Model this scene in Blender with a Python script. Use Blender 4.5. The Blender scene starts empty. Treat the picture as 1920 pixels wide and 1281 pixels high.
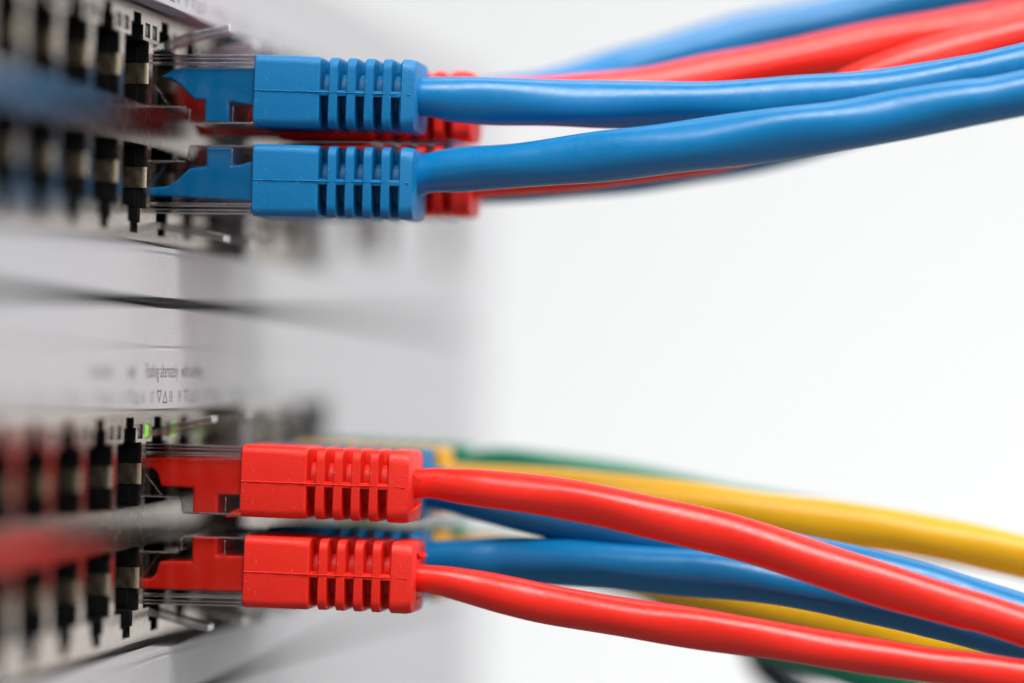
import bpy, bmesh, math, random
from mathutils import Vector, Matrix, noise

MM = 0.001
random.seed(7)
scene = bpy.context.scene
COL = scene.collection

# ------------------------------------------------------------------ camera
# authored in millimetres: X out of the switch fronts, Y along the fronts away from the viewer, Z up
F_PX, W_PX, H_PX, DIST = 7052.0, 1920.0, 1281.0, 430.0
ROLL = math.radians(1.0)
Yc = Vector((945.0, -53.0, -F_PX)).normalized()
v = Vector((math.sin(ROLL), math.cos(ROLL), 0))
Zc = (v - v.dot(Yc) * Yc).normalized()
Xc = Yc.cross(Zc)
CAM_FROM_WORLD = Matrix((Xc, Yc, Zc)).transposed()
WORLD_FROM_CAM = CAM_FROM_WORLD.transposed()
P0c = Vector(((305 - 960) / F_PX * DIST, (640.5 - 567) / F_PX * DIST, -DIST))
CAM = -(WORLD_FROM_CAM @ P0c)            # mm

cam_data = bpy.data.cameras.new('camera')
cam = bpy.data.objects.new('camera', cam_data)
COL.objects.link(cam)
cam.matrix_world = Matrix.Translation(CAM * MM) @ WORLD_FROM_CAM.to_4x4()
cam_data.sensor_width = 36.0
cam_data.lens = 36.0 * F_PX / W_PX
cam_data.clip_start = 0.02
cam_data.clip_end = 20.0
cam_data.dof.use_dof = True
cam_data.dof.focus_distance = 0.4325
cam_data.dof.aperture_fstop = 6.0
scene.camera = cam

def at(px, py, Y):
    """point (mm) on the plane Y seen at a position of the photograph; used once to take sizes"""
    d = WORLD_FROM_CAM @ Vector(((px - 960) / F_PX, (640.5 - py) / F_PX, -1))
    return CAM + d * ((Y - CAM.y) / d.y)
def scale_at(p):
    return F_PX / -(CAM_FROM_WORLD @ (p - CAM)).z

# ------------------------------------------------------------------ light
world = bpy.data.worlds.new('World')
scene.world = world
world.use_nodes = True
bg = world.node_tree.nodes['Background']
bg.inputs[0].default_value = (0.92, 0.95, 1.0, 1)
bg.inputs[1].default_value = 0.13

def area(name, loc, target, sx, sy, power, color=(1, 1, 1)):
    l = bpy.data.lights.new(name, 'AREA')
    l.shape = 'RECTANGLE'; l.size = sx; l.size_y = sy; l.energy = power; l.color = color
    o = bpy.data.objects.new(name, l); COL.objects.link(o)
    loc = Vector(loc); o.location = loc
    o.rotation_euler = (Vector(target) - loc).to_track_quat('-Z', 'Y').to_euler()
    return o
area('overhead_softbox', (0.20, -0.24, 0.56), (0.05, 0.02, 0.0), 0.62, 0.26, 6.8, (1, 0.985, 0.965))
area('front_softbox', (0.55, -0.75, 0.35), (0.03, 0.02, -0.01), 0.5, 0.5, 1.7, (1, 0.99, 0.98))
area('backdrop_lamp', (0.25, 0.62, 0.95), (0.0, 1.1, 0.0), 0.9, 0.35, 5.15)
area('far_panel_fill', (0.62, 0.30, 0.22), (0.0, 0.14, -0.01), 0.30, 0.40, 2.2)  # added fill: lifts the far panel end and whitens the boot ends

scene.view_settings.view_transform = 'Standard'
scene.view_settings.look = 'None'
scene.view_settings.gamma = 1.0
scene.view_settings.use_curve_mapping = False
scene.view_settings.exposure = 0.22
scene.render.engine = 'CYCLES'
scene.cycles.use_denoising = True
scene.cycles.max_bounces = 14
scene.cycles.transparent_max_bounces = 24
scene.cycles.caustics_reflective = False
scene.cycles.caustics_refractive = False

# ------------------------------------------------------------------ materials
def new_mat(name):
    m = bpy.data.materials.new(name); m.use_nodes = True
    return m, m.node_tree.nodes, m.node_tree.links, m.node_tree.nodes['Principled BSDF']
def inp(b, name, val):
    b.inputs[name].default_value = val

def plastic(name, col, rough, bump_scale=0, bump_mm=0.0, var=0.08, speck=0.0, spec=0.5, detail_scale=250):
    m, N, L, b = new_mat(name)
    tc = N.new('ShaderNodeTexCoord')
    nz = N.new('ShaderNodeTexNoise'); nz.inputs['Scale'].default_value = detail_scale; nz.inputs['Detail'].default_value = 5
    L.new(tc.outputs['Object'], nz.inputs['Vector'])
    mix = N.new('ShaderNodeMix'); mix.data_type = 'RGBA'
    mix.inputs[6].default_value = (*[c * (1 - var) for c in col], 1)
    mix.inputs[7].default_value = (*[min(1, c * (1 + var)) for c in col], 1)
    L.new(nz.outputs['Fac'], mix.inputs[0])
    out = mix.outputs[2]
    mr = N.new('ShaderNodeMapRange')
    mr.inputs['From Min'].default_value = 0.3; mr.inputs['From Max'].default_value = 0.7
    mr.inputs['To Min'].default_value = rough * 0.85; mr.inputs['To Max'].default_value = min(1, rough * 1.2)
    nz2 = N.new('ShaderNodeTexNoise'); nz2.inputs['Scale'].default_value = detail_scale * 4; nz2.inputs['Detail'].default_value = 4
    L.new(tc.outputs['Object'], nz2.inputs['Vector'])
    L.new(nz2.outputs['Fac'], mr.inputs['Value']); L.new(mr.outputs[0], b.inputs['Roughness'])
    if speck > 0:   # pale specks painted in as sparkle of the mould texture
        vo = N.new('ShaderNodeTexVoronoi'); vo.inputs['Scale'].default_value = 5200
        L.new(tc.outputs['Object'], vo.inputs['Vector'])
        sep = N.new('ShaderNodeSeparateColor'); L.new(vo.outputs['Color'], sep.inputs[0])
        lt = N.new('ShaderNodeMath'); lt.operation = 'LESS_THAN'; lt.inputs[1].default_value = 0.24
        L.new(vo.outputs['Distance'], lt.inputs[0])
        gt = N.new('ShaderNodeMath'); gt.operation = 'GREATER_THAN'; gt.inputs[1].default_value = 1 - speck
        L.new(sep.outputs[0], gt.inputs[0])
        mu = N.new('ShaderNodeMath'); mu.operation = 'MULTIPLY'
        L.new(lt.outputs[0], mu.inputs[0]); L.new(gt.outputs[0], mu.inputs[1])
        mu2 = N.new('ShaderNodeMath'); mu2.operation = 'MULTIPLY'; mu2.inputs[1].default_value = 0.45
        L.new(mu.outputs[0], mu2.inputs[0])
        mx = N.new('ShaderNodeMix'); mx.data_type = 'RGBA'
        mx.inputs[7].default_value = (0.75, 0.77, 0.8, 1)
        L.new(mu2.outputs[0], mx.inputs[0]); L.new(out, mx.inputs[6]); out = mx.outputs[2]
    L.new(out, b.inputs['Base Color'])
    inp(b, 'Specular IOR Level', spec)
    if bump_scale:
        nb = N.new('ShaderNodeTexNoise'); nb.inputs['Scale'].default_value = bump_scale; nb.inputs['Detail'].default_value = 2
        L.new(tc.outputs['Object'], nb.inputs['Vector'])
        bp = N.new('ShaderNodeBump'); bp.inputs['Strength'].default_value = 1.0; bp.inputs['Distance'].default_value = bump_mm * MM
        L.new(nb.outputs['Fac'], bp.inputs['Height']); L.new(bp.outputs[0], b.inputs['Normal'])
    return m

BLUE, RED = (0.001, 0.166, 0.405), (0.82, 0.020, 0.009)
YELLOW, GREEN = (0.95, 0.49, 0.006), (0.006, 0.26, 0.14)
COLOURS = {'blue': BLUE, 'red': RED, 'yellow': YELLOW, 'green': GREEN}
M = {}
for k, c in COLOURS.items():
    M['boot_' + k] = plastic('matte moulded ' + k + ' plastic', tuple(x * 0.95 for x in c), 0.46, 6500, 0.045, 0.06, 0.018 if k in ('blue', 'red') else 0.0, 0.35)
    M['jacket_' + k] = plastic(k + ' cable jacket', c, 0.32, 600, 0.03, 0.05, 0.0, 0.48)
    M['insert_' + k] = plastic('glossy ' + k + ' insert', tuple(x * 0.93 for x in c), 0.20, 420, 0.10, 0.05)
M['jacket_black'] = plastic('black cable jacket', (0.012, 0.016, 0.022), 0.4)
M['black'] = plastic('black port plastic', (0.004, 0.004, 0.0045), 0.45, 1500, 0.02, 0.2, 0, 0.25)
M['panel'] = plastic('pale grey painted panel', (0.44, 0.438, 0.452), 0.40, 4200, 0.06, 0.03)
M['groove'] = plastic('grey ink', (0.11, 0.11, 0.12), 0.6)
M['ink'] = M['groove']
M['chassis'] = plastic('sheet steel in gap shade', (0.018, 0.018, 0.02), 0.5)  # coloured dark so the gaps around panel and shield read as shade
M['cage_dark'] = plastic('small form factor cage', (0.10, 0.11, 0.12), 0.4)
M['backdrop'] = plastic('white seamless paper', (0.84, 0.845, 0.85), 0.9, 0, 0, 0.008, 0, 0.2, 4)

M['added_table'] = plastic('grey to dim floor bounce', (0.16, 0.165, 0.17), 0.5, 900, 0.02, 0.06)
def metal(name, col, rough):
    m, N, L, b = new_mat(name)
    tc = N.new('ShaderNodeTexCoord')
    nz = N.new('ShaderNodeTexNoise'); nz.inputs['Scale'].default_value = 900; nz.inputs['Detail'].default_value = 6
    L.new(tc.outputs['Object'], nz.inputs['Vector'])
    mr = N.new('ShaderNodeMapRange'); mr.inputs['From Min'].default_value = 0.3; mr.inputs['From Max'].default_value = 0.7
    mr.inputs['To Min'].default_value = rough * 0.8; mr.inputs['To Max'].default_value = rough * 1.3
    L.new(nz.outputs['Fac'], mr.inputs['Value']); L.new(mr.outputs[0], b.inputs['Roughness'])
    bp = N.new('ShaderNodeBump'); bp.inputs['Strength'].default_value = 0.4; bp.inputs['Distance'].default_value = 0.004 * MM
    L.new(nz.outputs['Fac'], bp.inputs['Height']); L.new(bp.outputs[0], b.inputs['Normal'])
    inp(b, 'Base Color', (*col, 1)); inp(b, 'Metallic', 1.0)
    return m
M['shield'] = metal('nickel plated shield', (0.45, 0.38, 0.315), 0.22)
M['spring'] = metal('brass toned spring', (0.62, 0.52, 0.38), 0.28)
M['gold'] = metal('gold contact', (0.9, 0.62, 0.25), 0.25)

def clear_mat(name='clear polycarbonate', base=0.10, rough=0.05):
    m, N, L, b = new_mat(name)
    N.remove(b)
    out = N['Material Output']
    tr = N.new('ShaderNodeBsdfTransparent'); tr.inputs[0].default_value = (0.90, 0.88, 0.89, 1)
    gl = N.new('ShaderNodeBsdfGlossy'); gl.inputs['Roughness'].default_value = rough
    lw = N.new('ShaderNodeLayerWeight'); lw.inputs['Blend'].default_value = 0.5
    pw = N.new('ShaderNodeMath'); pw.operation = 'POWER'; pw.inputs[1].default_value = 5.0
    fr = N.new('ShaderNodeMath'); fr.operation = 'MULTIPLY_ADD'; fr.inputs[1].default_value = 0.98 - base; fr.inputs[2].default_value = base
    L.new(lw.outputs['Facing'], pw.inputs[0]); L.new(pw.outputs[0], fr.inputs[0])
    tc = N.new('ShaderNodeTexCoord')
    nz = N.new('ShaderNodeTexNoise'); nz.inputs['Scale'].default_value = 500; nz.inputs['Detail'].default_value = 3
    L.new(tc.outputs['Object'], nz.inputs['Vector'])
    bp = N.new('ShaderNodeBump'); bp.inputs['Strength'].default_value = 0.5; bp.inputs['Distance'].default_value = 0.03 * MM
    L.new(nz.outputs['Fac'], bp.inputs['Height'])
    L.new(bp.outputs[0], gl.inputs['Normal']); L.new(bp.outputs[0], lw.inputs['Normal'])
    mx = N.new('ShaderNodeMixShader')
    L.new(fr.outputs[0], mx.inputs[0]); L.new(tr.outputs[0], mx.inputs[1]); L.new(gl.outputs[0], mx.inputs[2])
    L.new(mx.outputs[0], out.inputs['Surface'])
    return m
M['clear'] = clear_mat()
M['clear_edge'] = clear_mat('clear plastic with extra sheen', 0.36, 0.2)
def led_mat(name, col, strength):
    m, N, L, b = new_mat(name)
    inp(b, 'Base Color', (*col, 1)); inp(b, 'Roughness', 0.25)
    if strength:
        inp(b, 'Emission Color', (0.20, 0.62, 0.0, 1)); inp(b, 'Emission Strength', strength)
    return m
M['led_on'] = led_mat('lit green light', (0.10, 0.35, 0.01), 0.65)
M['led_off'] = led_mat('unlit light', (0.035, 0.03, 0.032), 0)

# ------------------------------------------------------------------ mesh helpers (coordinates in mm)
def mesh_from(bm, name, smooth=None):
    bmesh.ops.recalc_face_normals(bm, faces=bm.faces)
    for vv in bm.verts: vv.co *= MM
    me = bpy.data.meshes.new(name); bm.to_mesh(me); bm.free()
    if smooth is not None:
        for p in me.polygons: p.use_smooth = True
        me.set_sharp_from_angle(angle=math.radians(smooth))
    return me
def obj(name, me, mat, parent=None, loc=(0, 0, 0)):
    o = bpy.data.objects.new(name, me); COL.objects.link(o)
    if mat is not None and not me.materials: me.materials.append(mat)
    o.location = Vector(loc) * MM
    if parent is not None: o.parent = parent
    return o
def tag(o, label, cat, group=None):
    o['label'] = label; o['category'] = cat
    if group: o['group'] = group
def empty(name, loc=(0, 0, 0)):
    o = bpy.data.objects.new(name, None); COL.objects.link(o); o.location = Vector(loc) * MM
    o.empty_display_size = 0.005
    return o
def add_box(bm, x0, x1, y0, y1, z0, z1, bevel=0.0):
    r = bmesh.ops.create_cube(bm, size=1.0)
    for vv in r['verts']:
        vv.co = Vector((x0 + (vv.co.x + .5) * (x1 - x0), y0 + (vv.co.y + .5) * (y1 - y0), z0 + (vv.co.z + .5) * (z1 - z0)))
    if bevel:
        es = {e for vv in r['verts'] for e in vv.link_edges}
        bmesh.ops.bevel(bm, geom=list(es), offset=bevel, segments=2, affect='EDGES', profile=0.5)
def box_mesh(name, x0, x1, y0, y1, z0, z1, bevel=0.0):
    bm = bmesh.new(); add_box(bm, x0, x1, y0, y1, z0, z1, bevel)
    return mesh_from(bm, name, 40 if bevel else None)
def cells_mesh(name, ys, zs, front, xb):
    """plate made of grid cells in Y and Z; front(y,z) gives the front X of a cell or None for a hole"""
    ys = sorted(set(round(y, 4) for y in ys)); zs = sorted(set(round(z, 4) for z in zs))
    bm = bmesh.new(); cache = {}
    def V(x, y, z):
        k = (round(x, 4), round(y, 4), round(z, 4))
        if k not in cache: cache[k] = bm.verts.new(k)
        return cache[k]
    ny, nz = len(ys) - 1, len(zs) - 1
    f = [[front((ys[i] + ys[i + 1]) / 2, (zs[j] + zs[j + 1]) / 2) for j in range(nz)] for i in range(ny)]
    def face(*vs):
        try: bm.faces.new([V(*p) for p in vs])
        except ValueError: pass
    def wall(a, b, p, q):
        # vertical wall between two neighbouring cells with fronts a and b
        a_ = xb if a is None else a; b_ = xb if b is None else b
        if abs(a_ - b_) > 1e-6:
            face((a_, *p), (a_, *q), (b_, *q), (b_, *p))
    for i in range(ny):
        for j in range(nz):
            x = f[i][j]; y0, y1, z0, z1 = ys[i], ys[i + 1], zs[j], zs[j + 1]
            if x is not None:
                face((x, y0, z0), (x, y1, z0), (x, y1, z1), (x, y0, z1))
                face((xb, y0, z0), (xb, y1, z0), (xb, y1, z1), (xb, y0, z1))
            if i == 0: wall(None, x, (y0, z0), (y0, z1))
            wall(x, f[i + 1][j] if i + 1 < ny else None, (y1, z0), (y1, z1))
            if j == 0: wall(None, x, (y0, z0), (y1, z0))
            wall(x, f[i][j + 1] if j + 1 < nz else None, (y0, z1), (y1, z1))
    return mesh_from(bm, name)
def prism(bm, pts, y0, y1):
    """polygon in X,Z extruded along Y"""
    a = [bm.verts.new((x, y0, z)) for x, z in pts]; b = [bm.verts.new((x, y1, z)) for x, z in pts]
    n = len(pts)
    bm.faces.new(a); bm.faces.new(b[::-1])
    for i in range(n): bm.faces.new((a[i], a[(i + 1) % n], b[(i + 1) % n], b[i]))
def bevel_mod(o, width, seg=2, angle=30):
    b = o.modifiers.new('bevel', 'BEVEL'); b.width = width * MM; b.segments = seg
    b.limit_method = 'ANGLE'; b.angle_limit = math.radians(angle)
    return o
def rrect(hw, hh, r, n=6):
    pts = []
    for cx, cz, a0 in ((hw - r, hh - r, 0), (-(hw - r), hh - r, 90), (-(hw - r), -(hh - r), 180), (hw - r, -(hh - r), 270)):
        for k in range(n + 1):
            a = math.radians(a0 + 90 * k / n)
            pts.append((cx + r * math.cos(a), cz + r * math.sin(a)))
    return pts
def loft(bm, sections, n=6):
    """sections: (x, half_width_y, half_height_z, corner radius[, dz])"""
    loops = []
    for s in sections:
        x, hw, hh, r = s[:4]; dz = s[4] if len(s) > 4 else 0
        loops.append([bm.verts.new((x, y, z + dz)) for y, z in rrect(hw, hh, r, n)])
    m = len(loops[0])
    for a, b in zip(loops, loops[1:]):
        for i in range(m): bm.faces.new((a[i], a[(i + 1) % m], b[(i + 1) % m], b[i]))
    bm.faces.new(loops[0]); bm.faces.new(loops[-1][::-1])

# ------------------------------------------------------------------ backdrop
Z_FLOOR = -160.0
bm = bmesh.new()
prof = [(-900, Z_FLOOR), (700, Z_FLOOR)]
for k in range(1, 13):
    a = math.radians(90 * k / 12)
    prof.append((700 + 380 * math.sin(a), Z_FLOOR + 380 * (1 - math.cos(a))))
prof.append((1080, 1500))
rows = [[bm.verts.new((x, y, z)) for y, z in prof] for x in (-1500, 0, 1800)]
for a, b in zip(rows, rows[1:]):
    for i in range(len(prof) - 1): bm.faces.new((a[i], a[i + 1], b[i + 1], b[i]))
o = obj('backdrop', mesh_from(bm, 'backdrop', 30), M['backdrop']); o['kind'] = 'structure'

bm = bmesh.new(); add_box(bm, -500, 900, -500, 330, -114, -93.6, 2.0)  # unseen table, added in grey to cut white bounce under the cables
o = obj('added_table', mesh_from(bm, 'added_table', 40), M['added_table']); o['kind'] = 'structure'
# ------------------------------------------------------------------ network switches
SW_H = 44.9
Y0, Y1 = -170.0, 262.0
PITCH = 14.0
PORTS_A = [11.2 + PITCH * k for k in range(-9, 3)]       # block that carries the plugs in focus
PORTS_B = [57.2 + PITCH * k for k in range(4)]
CUT_Z0, CUT_Z1 = 5.7, 33.4
CAGE_X = -2.9
ZMID = 19.85
UP = dict(main=(22.2, 29.5), n1=(29.5, 31.2), n2=(31.2, 32.4))
LO = dict(main=(2 * ZMID - 29.5, 2 * ZMID - 22.2), n1=(2 * ZMID - 31.2, 2 * ZMID - 29.5), n2=(2 * ZMID - 32.4, 2 * ZMID - 31.2))
HALF, HN1, HN2 = 5.95, 3.0, 1.9
CAGE_Z = (6.5, 33.1)
LED_Z = (29.9, 31.55)

def make_cage_mesh(ports, name):
    ya, yb = ports[0] - 7.3, ports[-1] + 7.3
    ys = [ya, yb]; zs = [*CAGE_Z, *LED_Z]
    holes = []
    for p in ports:
        for r in (UP, LO):
            for key, h in (('main', HALF), ('n1', HN1), ('n2', HN2)):
                holes.append((p - h, p + h, *r[key])); ys += [p - h, p + h]; zs += list(r[key])
        for s in (-1, 1):
            c = p + s * 5.2
            holes.append((c - 1.25, c + 1.25, *LED_Z)); ys += [c - 1.25, c + 1.25]
    def front(y, z):
        for a, b, c, d in holes:
            if a < y < b and c < z < d: return None
        return CAGE_X
    return cells_mesh(name, ys, zs, front, CAGE_X - 0.35)

def cavity_mesh(r, name):
    """black moulded socket behind an opening, centred on Y=0"""
    bm = bmesh.new()
    e = 0.03
    z0, z1 = r['main']
    if r is UP:
        pts = [(-HALF - e, z0 - e), (HALF + e, z0 - e), (HALF + e, z1 + e), (HN1 + e, z1 + e), (HN1 + e, r['n1'][1] + e), (HN2 + e, r['n1'][1] + e), (HN2 + e, r['n2'][1] + e),
               (-HN2 - e, r['n2'][1] + e), (-HN2 - e, r['n1'][1] + e), (-HN1 - e, r['n1'][1] + e), (-HN1 - e, z1 + e), (-HALF - e, z1 + e)]
    else:
        pts = [(-HALF - e, z1 + e), (HALF + e, z1 + e), (HALF + e, z0 - e), (HN1 + e, z0 - e), (HN1 + e, r['n1'][0] - e), (HN2 + e, r['n1'][0] - e), (HN2 + e, r['n2'][0] - e),
               (-HN2 - e, r['n2'][0] - e), (-HN2 - e, r['n1'][0] - e), (-HN1 - e, r['n1'][0] - e), (-HN1 - e, z0 - e), (-HALF - e, z0 - e)]
    xa, xb = CAGE_X - 0.37, -15.5
    a = [bm.verts.new((xa, y, z)) for y, z in pts]; b = [bm.verts.new((xb, y, z)) for y, z in pts]
    n = len(pts)
    for i in range(n): bm.faces.new((a[i], a[(i + 1) % n], b[(i + 1) % n], b[i]))
    bm.faces.new(b)
    # guide rails moulded on the two side walls, above and below the earth spring
    zc = (z0 + z1) / 2
    for s in (-1, 1):
        for za, zb in ((z0 + 0.35, zc - 1.5), (zc + 1.5, z1 - 0.35)):
            ya, yb = sorted((s * (HALF + e), s * (HALF - 0.07)))
            add_box(bm, -12.0, CAGE_X - 1.3, ya, yb, za, zb, 0.04)
    return mesh_from(bm, name)
def tab_mesh(s, name):
    """earth spring folded from the shield edge into the socket, centred on z=0"""
    bm = bmesh.new()
    prof = [(CAGE_X + 0.02, HALF + 0.02), (CAGE_X - 0.1, HALF - 0.06), (CAGE_X - 0.6, HALF - 0.10), (CAGE_X - 2.2, HALF - 0.09), (CAGE_X - 4.5, HALF - 0.05), (CAGE_X - 8, HALF + 0.0)]
    a = [bm.verts.new((x, s * y, -1.2)) for x, y in prof]; b = [bm.verts.new((x, s * y, 1.2)) for x, y in prof]
    c = [bm.verts.new((x, s * (y + 0.05), -1.2)) for x, y in prof]; d = [bm.verts.new((x, s * (y + 0.05), 1.2)) for x, y in prof]
    for i in range(len(prof) - 1):
        bm.faces.new((a[i], a[i + 1], b[i + 1], b[i])); bm.faces.new((c[i], c[i + 1], d[i + 1], d[i]))
        bm.faces.new((a[i], a[i + 1], c[i + 1], c[i])); bm.faces.new((b[i], b[i + 1], d[i + 1], d[i]))
    return mesh_from(bm, name, 60)
ME = dict(cageA=make_cage_mesh(PORTS_A, 'shield_a'), cageB=make_cage_mesh(PORTS_B, 'shield_b'),
          cavU=cavity_mesh(UP, 'socket_u'), cavL=cavity_mesh(LO, 'socket_l'), tabP=tab_mesh(1, 'spring_p'), tabN=tab_mesh(-1, 'spring_n'),
          led_off=box_mesh('light_off', CAGE_X - 1.6, CAGE_X - 0.12, -1.23, 1.23, LED_Z[0] + 0.02, LED_Z[1] - 0.02, 0.25),
          led_on=box_mesh('light_on', CAGE_X - 1.6, CAGE_X - 0.05, -1.23, 1.23, LED_Z[0] + 0.02, LED_Z[1] - 0.02, 0.3))

def make_panel_mesh():
    cuts = [(PORTS_A[0] - 8.0, PORTS_A[-1] + 8.0, CUT_Z0, CUT_Z1), (PORTS_B[0] - 8.0, PORTS_B[-1] + 8.0, CUT_Z0, CUT_Z1),
            (121, 137, 8.5, 19.5), (141, 157, 8.5, 19.5), (205, 222, 9, 21)]
    ys = [Y0, Y1]; zs = [0, SW_H]
    grooves = [(4.75, 5.15), (40.2, 40.55)]
    for a, b, c, d in cuts: ys += [a, b]; zs += [c, d]
    for a, b in grooves: zs += [a, b]
    def front(y, z):
        for a, b, c, d in cuts:
            if a < y < b and c < z < d: return None
        for a, b in grooves:
            if a < z < b: return -0.12
        return 0.0
    return cells_mesh('front_panel', ys, zs, front, -1.1)
ME['panel'] = make_panel_mesh()

def text_mesh(txt, size, y, z, sx=1.0):
    """lettering on the panel face, reading along +Y"""
    cu = bpy.data.curves.new('lettering', 'FONT'); cu.body = txt; cu.size = size; cu.resolution_u = 3
    t = bpy.data.objects.new('tmp', cu); COL.objects.link(t)
    dg = bpy.context.evaluated_depsgraph_get()
    me = bpy.data.meshes.new_from_object(t.evaluated_get(dg))
    bpy.data.objects.remove(t); bpy.data.curves.remove(cu)
    for vv in me.vertices:
        vv.co = Vector((0.012, y + vv.co.x * sx, z + vv.co.y)) * MM
    return me
def tri_mesh(y, z, w, h, down):
    bm = bmesh.new()
    def t(w, h, off):
        p = [(-w / 2, -h / 2), (w / 2, -h / 2), (0, h / 2)]
        if down: p = [(a, -b) for a, b in p]
        return [bm.verts.new((0.012, y + a, z + b + (-off if not down else off))) for a, b in p]
    o_ = t(w, h, 0); i_ = t(w * 0.62, h * 0.62, h * 0.07)
    for k in range(3): bm.faces.new((o_[k], o_[(k + 1) % 3], i_[(k + 1) % 3], i_[k]))
    return mesh_from(bm, 'triangle')

def network_switch(zb, label, lit):
    root = empty('network_switch', (0, 0, zb))
    tag(root, label, 'network switch', 'stacked network switches')
    pan = obj('front_panel', ME['panel'], M['panel'], root); bevel_mod(pan, 0.22, 3)
    ch = obj('chassis', box_mesh('chassis', -240, -15.6, Y0 + 0.8, Y1 - 0.8, -0.5, SW_H + 0.5), M['chassis'], root)  # taller than the panel, closing the seam so it stays dark
    bk = obj('backing_plate', cells_mesh('backing_plate', [Y0 + 1, Y1 - 1, PORTS_A[0] - 7.4, PORTS_A[-1] + 7.4, PORTS_B[0] - 7.4, PORTS_B[-1] + 7.4],
             [-0.45, SW_H + 0.45, *CAGE_Z], lambda y, z: None if (CAGE_Z[0] < z < CAGE_Z[1] and (PORTS_A[0] - 7.4 < y < PORTS_A[-1] + 7.4 or PORTS_B[0] - 7.4 < y < PORTS_B[-1] + 7.4)) else -3.4, -15.58), M['chassis'], root)
    for ports in (PORTS_A, PORTS_B):
        a, b = ports[0] - 8.0, ports[-1] + 8.0
        obj('port_bezel', cells_mesh('port_bezel', [a - .9, a, b, b + .9], [CUT_Z0 - .9, CUT_Z0, CUT_Z1, CUT_Z1 + .9],
            lambda y, z: None if (a < y < b and CUT_Z0 < z < CUT_Z1) else -1.12, -2.6), M['panel'], root)
    for cm, ports in (('cageA', PORTS_A), ('cageB', PORTS_B)):
        cg = obj('port_shield', ME[cm], M['shield'], root)
        for p in ports:
            for cav, r in (('cavU', UP), ('cavL', LO)):
                obj('socket', ME[cav], M['black'], cg, (0, p, 0))
                zc = sum(r['main']) / 2
                obj('earth_spring', ME['tabP'], M['spring'], cg, (0, p, zc))
                obj('earth_spring', ME['tabN'], M['spring'], cg, (0, p, zc))
            for s in (-1, 1):
                on = lit and s < 0 and p in lit
                obj('indicator_light', ME['led_on' if on else 'led_off'], M['led_on' if on else 'led_off'], cg, (0, p + s * 5.2, 0))
    for ya, yb, za, zb_ in ((121, 137, 8.5, 19.5), (141, 157, 8.5, 19.5), (205, 222, 9, 21)):
        obj('module_slot', cells_mesh('module_slot', [ya + .3, ya + 1, yb - 1, yb - .3], [za + .3, za + 1, zb_ - 1, zb_ - .3],
            lambda y, z: None if (ya + 1 < y < yb - 1 and za + 1 < z < zb_ - 1) else -0.6, -3.38), M['shield'], root)
    # printed legends
    n = 1
    for p in PORTS_A + PORTS_B:
        y = p + 3.4
        obj('port_number', text_mesh(str(n), 1.9, y - 5.0 - (1.0 if n > 9 else 0), CUT_Z1 + 0.75, 0.95), M['ink'], pan)
        obj('arrow_mark', tri_mesh(y - 1.5, CUT_Z1 + 1.4, 2.6, 1.5, True), M['ink'], pan)
        obj('arrow_mark', tri_mesh(y + 1.5, CUT_Z1 + 1.4, 2.6, 1.5, False), M['ink'], pan)
        obj('port_number', text_mesh(str(n + 1), 1.9, y + 3.4, CUT_Z1 + 0.75, 0.95), M['ink'], pan)
        n += 2
    for txt, y, s in (('Green link', -33.5, .98), ('only', -16.6, .98), ('Flashing alternately', -8.0, .90), ('with activity', 10.3, .98)):
        obj('lettering', text_mesh(txt, 2.4, y, 37.0, s), M['ink'], pan)
    return root
network_switch(0.55, 'upper grey network switch with the pair of sharp blue plugs', ())
network_switch(-45.6, 'middle grey network switch with lit green lights and red plugs', set(PORTS_A[9:12]))
low = network_switch(-91.6, 'lowest grey network switch, only its top edge in view', ())

for x in (-20, -220):
    for y in (Y0 + 25, Y1 - 25):
        bm = bmesh.new(); add_box(bm, x - 6, x + 6, y - 6, y + 6, -2.0, -0.51, .3)
        obj('rubber_foot', mesh_from(bm, 'rubber_foot', 40), M['black'], low)

# ------------------------------------------------------------------ patch cables
INS = {  # side outline of the coloured block inside the clear plug (x from panel, z from plug axis, latch side up)
 'a': [(-2.2, 1.4), (-0.9, 2.2), (0.4, 2.6), (9.6, 2.6), (9.6, -1.75), (8.3, -1.7), (7.1, -1.55), (6.1, -1.35), (6.1, -3.78), (3.2, -3.78), (3.2, -1.2), (1.9, -1.1), (1.3, -0.6), (0.3, 0.4), (-0.8, 1.15)],
 'b': [(-3.5, 1.05), (-1.0, 0.85), (0.2, 0.0), (1.5, -1.25), (3.5, -1.5), (3.5, -3.72), (6.45, -3.72), (6.45, -1.6), (7.6, -1.75), (8.5, -2.05), (9.6, -2.35), (9.6, 2.6), (1.5, 2.15), (-3.3, 2.0)],
 'c': [(-3.8, 2.35), (9.0, 2.45), (9.0, -1.7), (5.6, -1.7), (5.0, -1.3), (4.5, -1.05), (5.6, -1.7001), (5.6, -3.95), (2.65, -3.95), (2.65, -1.0), (-1.2, -0.9), (-1.5, 0.6), (-2.2, 1.15), (-3.8, 1.2)],
}
INS['c'] = [(-3.8, 2.35), (9.0, 2.45), (9.0, -1.75), (5.6, -1.72), (5.6, -3.92), (2.65, -3.92), (2.65, -1.0), (-1.2, -0.9), (-1.6, 0.6), (-2.2, 1.15), (-3.8, 1.2)]

INS['d'] = [(-3.8, 2.4), (9.5, 2.45), (9.5, -3.8), (-0.6, -3.8), (-1.4, -1.9), (-3.8, -1.5)]

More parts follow.
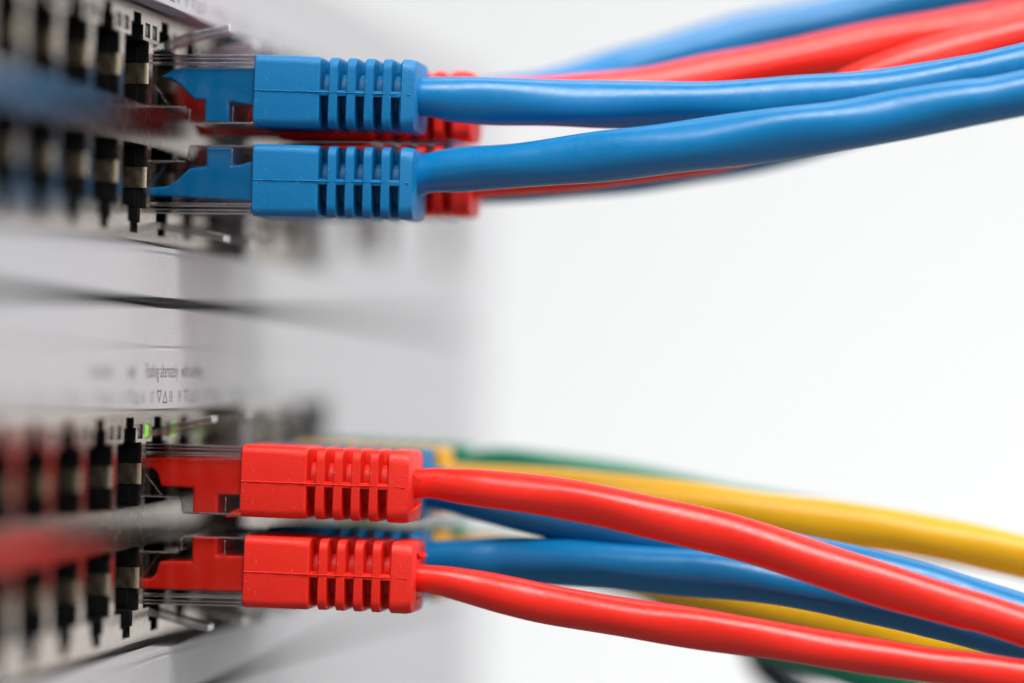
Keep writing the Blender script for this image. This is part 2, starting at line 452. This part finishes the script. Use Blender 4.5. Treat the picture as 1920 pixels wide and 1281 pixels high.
def catmull(P, step):
    out = []
    Q = [P[0] * 2 - P[1]] + P + [P[-1] * 2 - P[-2]]
    for i in range(1, len(Q) - 2):
        p0, p1, p2, p3 = Q[i - 1], Q[i], Q[i + 1], Q[i + 2]
        n = max(2, int((p2.xyz - p1.xyz).length / step))
        for k in range(n):
            t = k / n
            out.append(0.5 * ((2 * p1) + (p2 - p0) * t + (2 * p0 - 5 * p1 + 4 * p2 - p3) * t * t + (3 * p1 - p0 - 3 * p2 + p3) * t ** 3))
    out.append(P[-1].copy())
    return out
def tube_mesh(name, pts4, seed, wob=0.031, nseg=36, step=0.9):
    """pts4: Vector(x,y,z,r) way points; slightly lumpy from the twisted pairs inside"""
    C = catmull(pts4, step)
    bm = bmesh.new(); rings = []
    up = Vector((0, 0, 1)); s = 0
    for i, c in enumerate(C):
        a = C[max(0, i - 1)].xyz; b = C[min(len(C) - 1, i + 1)].xyz
        t = (b - a).normalized()
        side = t.cross(up).normalized(); u2 = side.cross(t)
        if i: s += (c.xyz - C[i - 1].xyz).length
        ring = []
        for k in range(nseg):
            th = 2 * math.pi * k / nseg
            lump = 1 + wob * (0.75 * math.sin(2 * th + s * 0.34 + seed) + 0.55 * math.sin(3 * th - s * 0.21 + seed * 2)
                              + 1.1 * noise.noise(Vector((s * 0.11, math.cos(th) * 0.9 + seed * 3, math.sin(th) * 0.9))))
            r = c.w * lump
            ring.append(bm.verts.new(c.xyz + side * (r * math.cos(th)) + u2 * (r * math.sin(th))))
        rings.append(ring)
    for a, b in zip(rings, rings[1:]):
        for k in range(nseg): bm.faces.new((a[k], a[(k + 1) % nseg], b[(k + 1) % nseg], b[k]))
    bm.faces.new(rings[0]); bm.faces.new(rings[-1][::-1])
    return mesh_from(bm, name, 70)

RIB_P, SLOT = 2.07, 1.04
def boot_meshes(u0, L, seed, block=7.7):
    """moulded boot from x=u0, length L; returns body mesh, rib mesh and rib positions"""
    u1 = u0 + block                      # solid front block
    u2 = u1 + SLOT * 5 + (RIB_P - SLOT) * 4   # collar starts
    u3 = u0 + L
    HW, HH = 5.85, 4.15
    bm = bmesh.new()
    loft(bm, [(u0, HW - .12, HH - .12, .85), (u0 + .12, HW, HH, .95), (u1 - 2.2, HW, HH, 1.0), (u1 - .2, HW - .05, HH - .03, 1.15), (u1, HW - .22, HH - .18, 1.1)])
    loft(bm, [(u1 - .5, 3.0, 2.55, 2.3), (u2 + .5, 3.0, 2.55, 2.3)])
    for s in (-1, 1):
        za, zb = sorted((s * 2.4, s * (HH - .3)))
        add_box(bm, u1 - .3, u2 + .3, -1.6, 1.6, za, zb, .1)
    loft(bm, [(u2, HW - .75, HH - .25, 1.3), (u2 + .22, HW - .55, HH, 1.45), (u3 - .7, HW - .8, HH + .02, 1.6), (u3 - .12, HW - .92, HH - .10, 1.7), (u3, HW - 1.08, HH - .26, 1.7)])
    for s in (-1, 1):                  # side spines that tie the ribs together
        ya, yb = sorted((s * 2.9, s * (HW - .62)))
        add_box(bm, u1 - .3, u2 + .3, ya, yb, -.38, .30, .08)
        rnd = random.Random(seed + s)  # mould seam: a thin, slightly ragged raised line
        n = 46; pa = []
        for k in range(n + 1):
            x = u0 + .1 + (u3 - u0 - .6) * k / n
            inslot = u1 - .05 < x < u2 + .1
            base = HW - .02 - max(0, x - u1) / (u3 - u1) * .72 - (.12 if x > u1 else 0)
            h = .09 + .07 * rnd.random()
            w = .06 + .05 * rnd.random()
            z = .02 * rnd.uniform(-1, 1)
            pa.append([bm.verts.new((x, s * base, z - w)), bm.verts.new((x, s * (base + h), z)), bm.verts.new((x, s * base, z + w))])
        for a, b in zip(pa, pa[1:]):
            bm.faces.new((a[0], a[1], b[1], b[0])); bm.faces.new((a[1], a[2], b[2], b[1]))
    body = mesh_from(bm, 'boot', 38)
    bm = bmesh.new()
    w = RIB_P - SLOT
    loft(bm, [(0, HW - .28, HH - .16, 1.3), (.10, HW - .16, HH - .04, 1.4), (w - .10, HW - .16, HH - .04, 1.4), (w, HW - .28, HH - .16, 1.3)])
    rib = mesh_from(bm, 'rib', 38)
    return body, rib, [u1 + SLOT + k * RIB_P for k in range(4)], u3

def front_fin(bm, up):
    """torn flap of moulding flash at the front lower edge of the boot"""
    p = [Vector((-1.7, -5.7, -4.25)), Vector((-.9, -5.75, -3.55)), Vector((.15, -5.75, -3.1)), Vector((.15, -5.75, -4.05)), Vector((-.8, -5.7, -4.2))]
    lo = [bm.verts.new(q) for q in p]; hi = [bm.verts.new(q + Vector((0, .25, .02))) for q in p]
    bm.faces.new(lo); bm.faces.new(hi[::-1])
    for k in range(5): bm.faces.new((lo[k], lo[(k + 1) % 5], hi[(k + 1) % 5], hi[k]))
def fins(bm, u3, colour_seed, up):
    """flakes of moulding flash round the cable exit"""
    rnd = random.Random(colour_seed)
    for a0 in ((-60, 15) if up else (-80, 60, 120)):
        a = math.radians(a0 + rnd.uniform(-8, 8)); l = rnd.uniform(0.6, 1.2)
        r0, r1 = 2.9, 2.3
        c, s_ = math.cos(a), math.sin(a); t = Vector((0, -s_, c))
        b1 = Vector((u3 - .3, -r0 * c, r0 * s_)); d = Vector((0, t.y, t.z)) * 1.1
        p = [b1 - d, b1 + d, Vector((u3 + l, -r1 * c, r1 * s_ + .2))]
        n = Vector((0, -c, s_)) * .12
        lo = [bm.verts.new(q) for q in p]; hi = [bm.verts.new(q + n) for q in p]
        bm.faces.new(lo); bm.faces.new(hi[::-1])
        for k in range(3): bm.faces.new((lo[k], lo[(k + 1) % 3], hi[(k + 1) % 3], hi[k]))

def patch_cable(colour, label, port_y, zc, up, u0, way, ins, L=18.7, droop=1.1, seed=1, flash=False, tail=None, r0=2.4, latch_tip=(5.2, 7.9), block=7.7):
    """port_y, zc: socket position; up: latch points up; way: (px, py, diameter px, Y) of the photograph along the cable"""
    f = 1 if up else -1
    root = empty('patch_cable', (0, port_y, zc))
    tag(root, label, 'patch cable', 'patch cables plugged into the switches')
    # clear plug
    bm = bmesh.new()
    prism(bm, [(-9, 4.05), (u0 + .4, 4.05), (u0 + .4, -3.95), (1.5, -3.95), (1.2, -2.1), (-9, -2.1)], -5.82, 5.82)
    if not up: bmesh.ops.scale(bm, vec=(1, 1, -1), verts=bm.verts)
    plug = obj('plug', mesh_from(bm, 'plug'), M['clear'], root); bevel_mod(plug, .28, 3)
    # coloured block inside
    bm = bmesh.new(); prism(bm, [(x, z * f) for x, z in ins], -5.45, 5.45)
    bevel_mod(obj('plug_insert', mesh_from(bm, 'plug_insert'), M['insert_' + colour], plug), .3, 3)
    for za, zb, t in ((2.76, 3.18, .05), (3.52, 3.64, .09)):   # moulded rails along the latch side
        bm = bmesh.new()
        for sd in (-1, 1):
            ya, yb = sorted((sd * 5.5, sd * (5.82 + t)))
            add_box(bm, -8, u0 - .05, ya, yb, *sorted((za * f, zb * f)), .05)
        obj('plug_rail', mesh_from(bm, 'plug_rail', 40), M['clear_edge'], plug)
    bm = bmesh.new()   # inner wedge of the front wall
    prism(bm, [(-6, -1.9 * f), (-2.9, -1.9 * f), (-.9, -1.9 * f), (-3.2, .9 * f), (-4.2, .9 * f), (-6, -1.0 * f)], -5.5, -3.6)
    bevel_mod(obj('plug_wedge', mesh_from(bm, 'plug_wedge'), M['clear'], plug), .1, 2)
    for k in range(8):
        bm = bmesh.new(); add_box(bm, -8.8, -4.5, -3.9 + k * 1.02 + .1, -3.9 + k * 1.02 + .45, *sorted((-2.0 * f, -1.2 * f)))
        obj('contact', mesh_from(bm, 'contact'), M['gold'], plug)
    for x0, x1, z0, z1 in ((1.7, u0 - .05, -3.95, -3.76), (1.42, 1.62, -3.7, -2.2), (-8, 1.1, -2.1, -1.95), (6.55, 6.68, -3.6, -1.9), (-8, u0 - .05, 3.92, 4.06)):   # thin bars added as bright highlights along the housing edges
        bm = bmesh.new()
        for sd in (-1, 1):
            ya, yb = sorted((sd * 5.6, sd * 5.86))
            add_box(bm, x0, x1, ya, yb, *sorted((z0 * f, z1 * f)), .04)
        obj('plug_edge_glint', mesh_from(bm, 'plug_edge_glint', 40), M['clear_edge'], plug)
    # latch lever
    tx, tz = latch_tip
    path = [(-7.5, 4.2, 2.9), (-5.0, 4.7, 2.9), (-2.6, 5.35, 2.0), (0, 4.2 + (tz - 4.2) * .60, 1.8), (tx - 2, tz - .75, 1.75), (tx, tz - .35, 1.7)]
    bm = bmesh.new(); lo = []
    for x, z, hw in path:
        t = .45
        lo.append([bm.verts.new((x, -hw, (z - t) * f)), bm.verts.new((x, hw, (z - t) * f)), bm.verts.new((x, hw, (z + t) * f)), bm.verts.new((x, -hw, (z + t) * f))])
    for a, b in zip(lo, lo[1:]):
        for k in range(4): bm.faces.new((a[k], a[(k + 1) % 4], b[(k + 1) % 4], b[k]))
    bm.faces.new(lo[0]); bm.faces.new(lo[-1][::-1])
    bevel_mod(obj('latch', mesh_from(bm, 'latch'), M['clear_edge'], plug), .15, 2)
    # boot, drooping a little about its front edge
    body, rib, spots, u3 = boot_meshes(0, L, seed, block)
    boot = obj('boot', body, M['boot_' + colour], root, (u0, 0, 0))
    boot.rotation_euler = (0, math.radians(droop), 0)
    for k, s in enumerate(spots): obj('rib', rib, M['boot_' + colour], boot, (s, 0, 0)).scale = (1, 0.995 - 0.022 * k, 1)
    if flash:
        bm = bmesh.new(); fins(bm, L, seed, up)
        if up: front_fin(bm, up)
        obj('moulding_flash', mesh_from(bm, 'moulding_flash'), M['boot_' + colour], boot)
    # cable
    base = Vector((0, port_y, zc)); d = math.radians(droop)
    def axis(u): return base + Vector((u0 + u * math.cos(d), 0, -u * math.sin(d)))
    pts = [axis(L - 6).to_4d(), axis(L - 2.5).to_4d()]
    for q in pts: q.w = r0
    for px, py, dia, Y in way:
        p = at(px, py, Y); q = p.to_4d(); q.w = dia / 2 / scale_at(p); pts.append(q)
    last, prev = pts[-1], pts[-2]
    dirv = (last.xyz - prev.xyz).normalized()
    for k, ext in ((1, 35), (2, 80), (3, 140)):
        e = last.xyz + dirv * ext + Vector((0, 0, (tail or 0) * (ext / 140) ** 2))
        e = e.to_4d(); e.w = last.w; pts.append(e)
    for q in pts: q.x, q.y, q.z = q.x, q.y - port_y, q.z - zc
    obj('cable_jacket', tube_mesh('cable_jacket', pts, seed), M['jacket_' + colour], root)
    return root

def zc_from(px, py, port_y):
    return at(px, py, port_y - 5.8).z
P = PORTS_A[9]
ZT = zc_from(472, 169, P); ZB = zc_from(472, 337, P)
ZT2 = zc_from(459, 902, P); ZB2 = zc_from(467, 1072, P)

# upper switch, the two blue plugs in focus
patch_cable('blue', 'sharp blue patch cable in the upper row of the upper switch', P, ZT, True, 9.0,
    [(800, 181, 74, 11), (850, 186, 84, 11.5), (900, 189, 88, 12), (1000, 193, 89, 13), (1200, 197, 89, 15), (1400, 193, 89, 16), (1500, 187, 88, 16.5), (1600, 178, 88, 17), (1700, 166, 88, 17.5), (1800, 150, 88, 18), (1920, 124, 88, 18.5)], INS['a'], seed=1, r0=2.3, tail=15)
patch_cable('blue', 'sharp blue patch cable in the lower row of the upper switch', P, ZB, False, 9.0,
    [(800, 326, 72, 11), (850, 319, 82, 10.5), (900, 315, 84, 10), (1000, 307, 87, 9), (1200, 286, 97, 7.5), (1400, 259, 99, 7), (1600, 232, 96, 7), (1800, 196, 91, 7), (1920, 174, 87, 7.5)], INS['b'], seed=2, r0=2.1, tail=15, droop=0.5, latch_tip=(5.0, 7.0))
# lower switch, the two red plugs in focus
patch_cable('red', 'sharp red patch cable in the upper row of the middle switch', P, ZT2, True, 8.3,
    [(806, 906, 56, 11), (850, 911, 64, 10.8), (900, 916, 72, 10.5), (1000, 927, 75, 10), (1100, 943, 78, 9.5), (1200, 965, 81, 9), (1374, 1007, 82, 8.5), (1500, 1046, 84, 8), (1671, 1102, 82, 8), (1800, 1140, 78, 8), (1908, 1172, 72, 8)], INS['c'], L=19.6, seed=3, flash=True, r0=1.6, tail=-25, latch_tip=(3.9, 7.3))
patch_cable('red', 'sharp red patch cable in the lower row of the middle switch', P, ZB2, False, 8.8,
    [(806, 1086, 54, 11), (839, 1091, 60, 11), (900, 1104, 68, 11), (958, 1118, 72, 10.5), (1047, 1138, 74, 10), (1196, 1161, 76, 9), (1374, 1189, 75, 8), (1552, 1218, 70, 8), (1730, 1245, 69, 8), (1908, 1270, 69, 8)], INS['c'], L=19.6, seed=4, flash=True, r0=1.6, tail=-25, latch_tip=(3.9, 7.3))

PB, PY = PORTS_A[10], PORTS_A[11]
# upper switch, blurred pairs behind
patch_cable('red', 'blurred red patch cable behind the uppermost sharp blue plug', PB, ZT - .75, True, 9.0,
    [(905, 188, 80, 26), (1047, 184, 84, 29), (1196, 171, 84, 33), (1374, 138, 84, 38), (1552, 102, 84, 42), (1671, 80, 84, 44), (1800, 57, 84, 45), (1908, 37, 84, 46)], INS['d'], L=23.2, seed=5, tail=15, block=11.6, droop=-0.6)
patch_cable('red', 'blurred red patch cable below and behind the sharp blue pair', PB, ZB + .7, False, 9.0,
    [(905, 334, 76, 25), (1077, 318, 80, 24), (1250, 297, 80, 24), (1374, 276, 80, 26), (1480, 238, 80, 30), (1600, 166, 80, 33), (1700, 126, 82, 34), (1800, 98, 82, 35), (1908, 70, 82, 36)], INS['d'], L=23.2, seed=6, tail=15, droop=-0.5, block=11.6)
patch_cable('blue', 'blurred blue patch cable rising highest at the top right', PY, ZT - .2, True, 9.0,
    [(890, 190, 78, 40), (1000, 176, 80, 43), (1107, 150, 84, 50), (1196, 124, 84, 55), (1374, 74, 84, 62), (1552, 36, 84, 66), (1671, 10, 84, 68), (1850, -28, 84, 70)], INS['c'], L=19.0, seed=7, tail=15)
patch_cable('blue', 'blurred blue patch cable lowest of the upper bundle, mostly hidden', PY, ZB + .9, False, 9.0,
    [(890, 345, 74, 39), (1000, 339, 78, 40), (1150, 327, 78, 42), (1255, 314, 78, 44), (1374, 293, 78, 46), (1500, 264, 78, 48), (1700, 210, 78, 50), (1908, 160, 78, 50)], INS['c'], L=19.0, seed=8, tail=15, droop=-1.2)

# lower switch, blurred pairs behind
patch_cable('blue', 'blue patch cable passing behind and out above the upper sharp red cable', PB, ZT2 - .2, True, 8.6,
    [(845, 921, 80, 25), (900, 935, 86, 24), (1000, 958, 87, 23), (1200, 1000, 88, 22), (1374, 1022, 88, 21), (1493, 1043, 88, 20.5), (1671, 1084, 88, 20), (1908, 1155, 88, 20)], INS['a'], L=18.6, seed=9, tail=-25)
patch_cable('blue', 'blue patch cable running between the two sharp red cables', PB, ZB2 + .5, False, 8.6,
    [(835, 1050, 76, 25), (900, 1050, 84, 24.5), (958, 1049, 86, 24), (1077, 1057, 88, 21), (1196, 1066, 88, 19), (1374, 1082, 88, 17), (1552, 1108, 88, 16), (1730, 1148, 88, 16), (1908, 1196, 88, 16)], INS['b'], L=18.6, seed=10, tail=-25)
patch_cable('yellow', 'blurred yellow patch cable arching above the upper red cable', PY, ZT2 - .2, True, 8.6,
    [(885, 908, 78, 39), (1017, 918, 82, 38), (1196, 935, 86, 37), (1374, 958, 86, 36), (1552, 980, 84, 36), (1730, 1005, 82, 36), (1908, 1042, 80, 36)], INS['c'], seed=11, tail=-25)
patch_cable('yellow', 'blurred yellow patch cable glimpsed below the lower blue cable', PY, ZB2 - .2, False, 8.6,
    [(885, 1040, 74, 39), (1000, 1050, 80, 38.5), (1100, 1062, 80, 38), (1196, 1078, 80, 37), (1374, 1119, 84, 36), (1552, 1160, 84, 36), (1730, 1200, 84, 36), (1908, 1235, 80, 36)], INS['c'], seed=12, tail=-25)
patch_cable('green', 'blurred green patch cable farthest back, rising above the yellow cable', PORTS_B[0], ZT2 - .2, True, 8.6,
    [(925, 878, 74, 57), (1017, 886, 76, 56), (1136, 901, 76, 56), (1255, 922, 76, 56), (1500, 970, 76, 56), (1700, 1004, 76, 56), (1908, 1045, 76, 56)], INS['c'], seed=13, tail=-25)
patch_cable('green', 'dark green patch cable emerging under the lower red cable at bottom right', PORTS_B[0], ZB2 - .2, False, 8.6,
    [(925, 1035, 74, 57), (1050, 1055, 76, 56), (1196, 1085, 76, 54), (1300, 1135, 76, 52), (1404, 1188, 76, 50), (1500, 1222, 76, 48), (1600, 1252, 76, 48), (1750, 1300, 76, 48)], INS['c'], seed=14, tail=-25)
# a dark cable hanging below the bundle, its ends out of view
pts = []
for px, py, dia, Y in [(1700, 1420, 70, 95), (1560, 1340, 70, 92), (1470, 1275, 70, 90), (1425, 1220, 70, 88), (1440, 1165, 70, 84), (1540, 1135, 70, 78), (1700, 1165, 70, 72), (1908, 1240, 70, 70), (2300, 1360, 70, 70)]:
    p = at(px, py, Y); q = p.to_4d(); q.w = dia / 2 / scale_at(p); pts.append(q)
o = obj('black_cable', tube_mesh('black_cable', pts, 15), M['jacket_black'])
tag(o, 'black cable hanging down at the bottom edge under the red cable', 'cable')
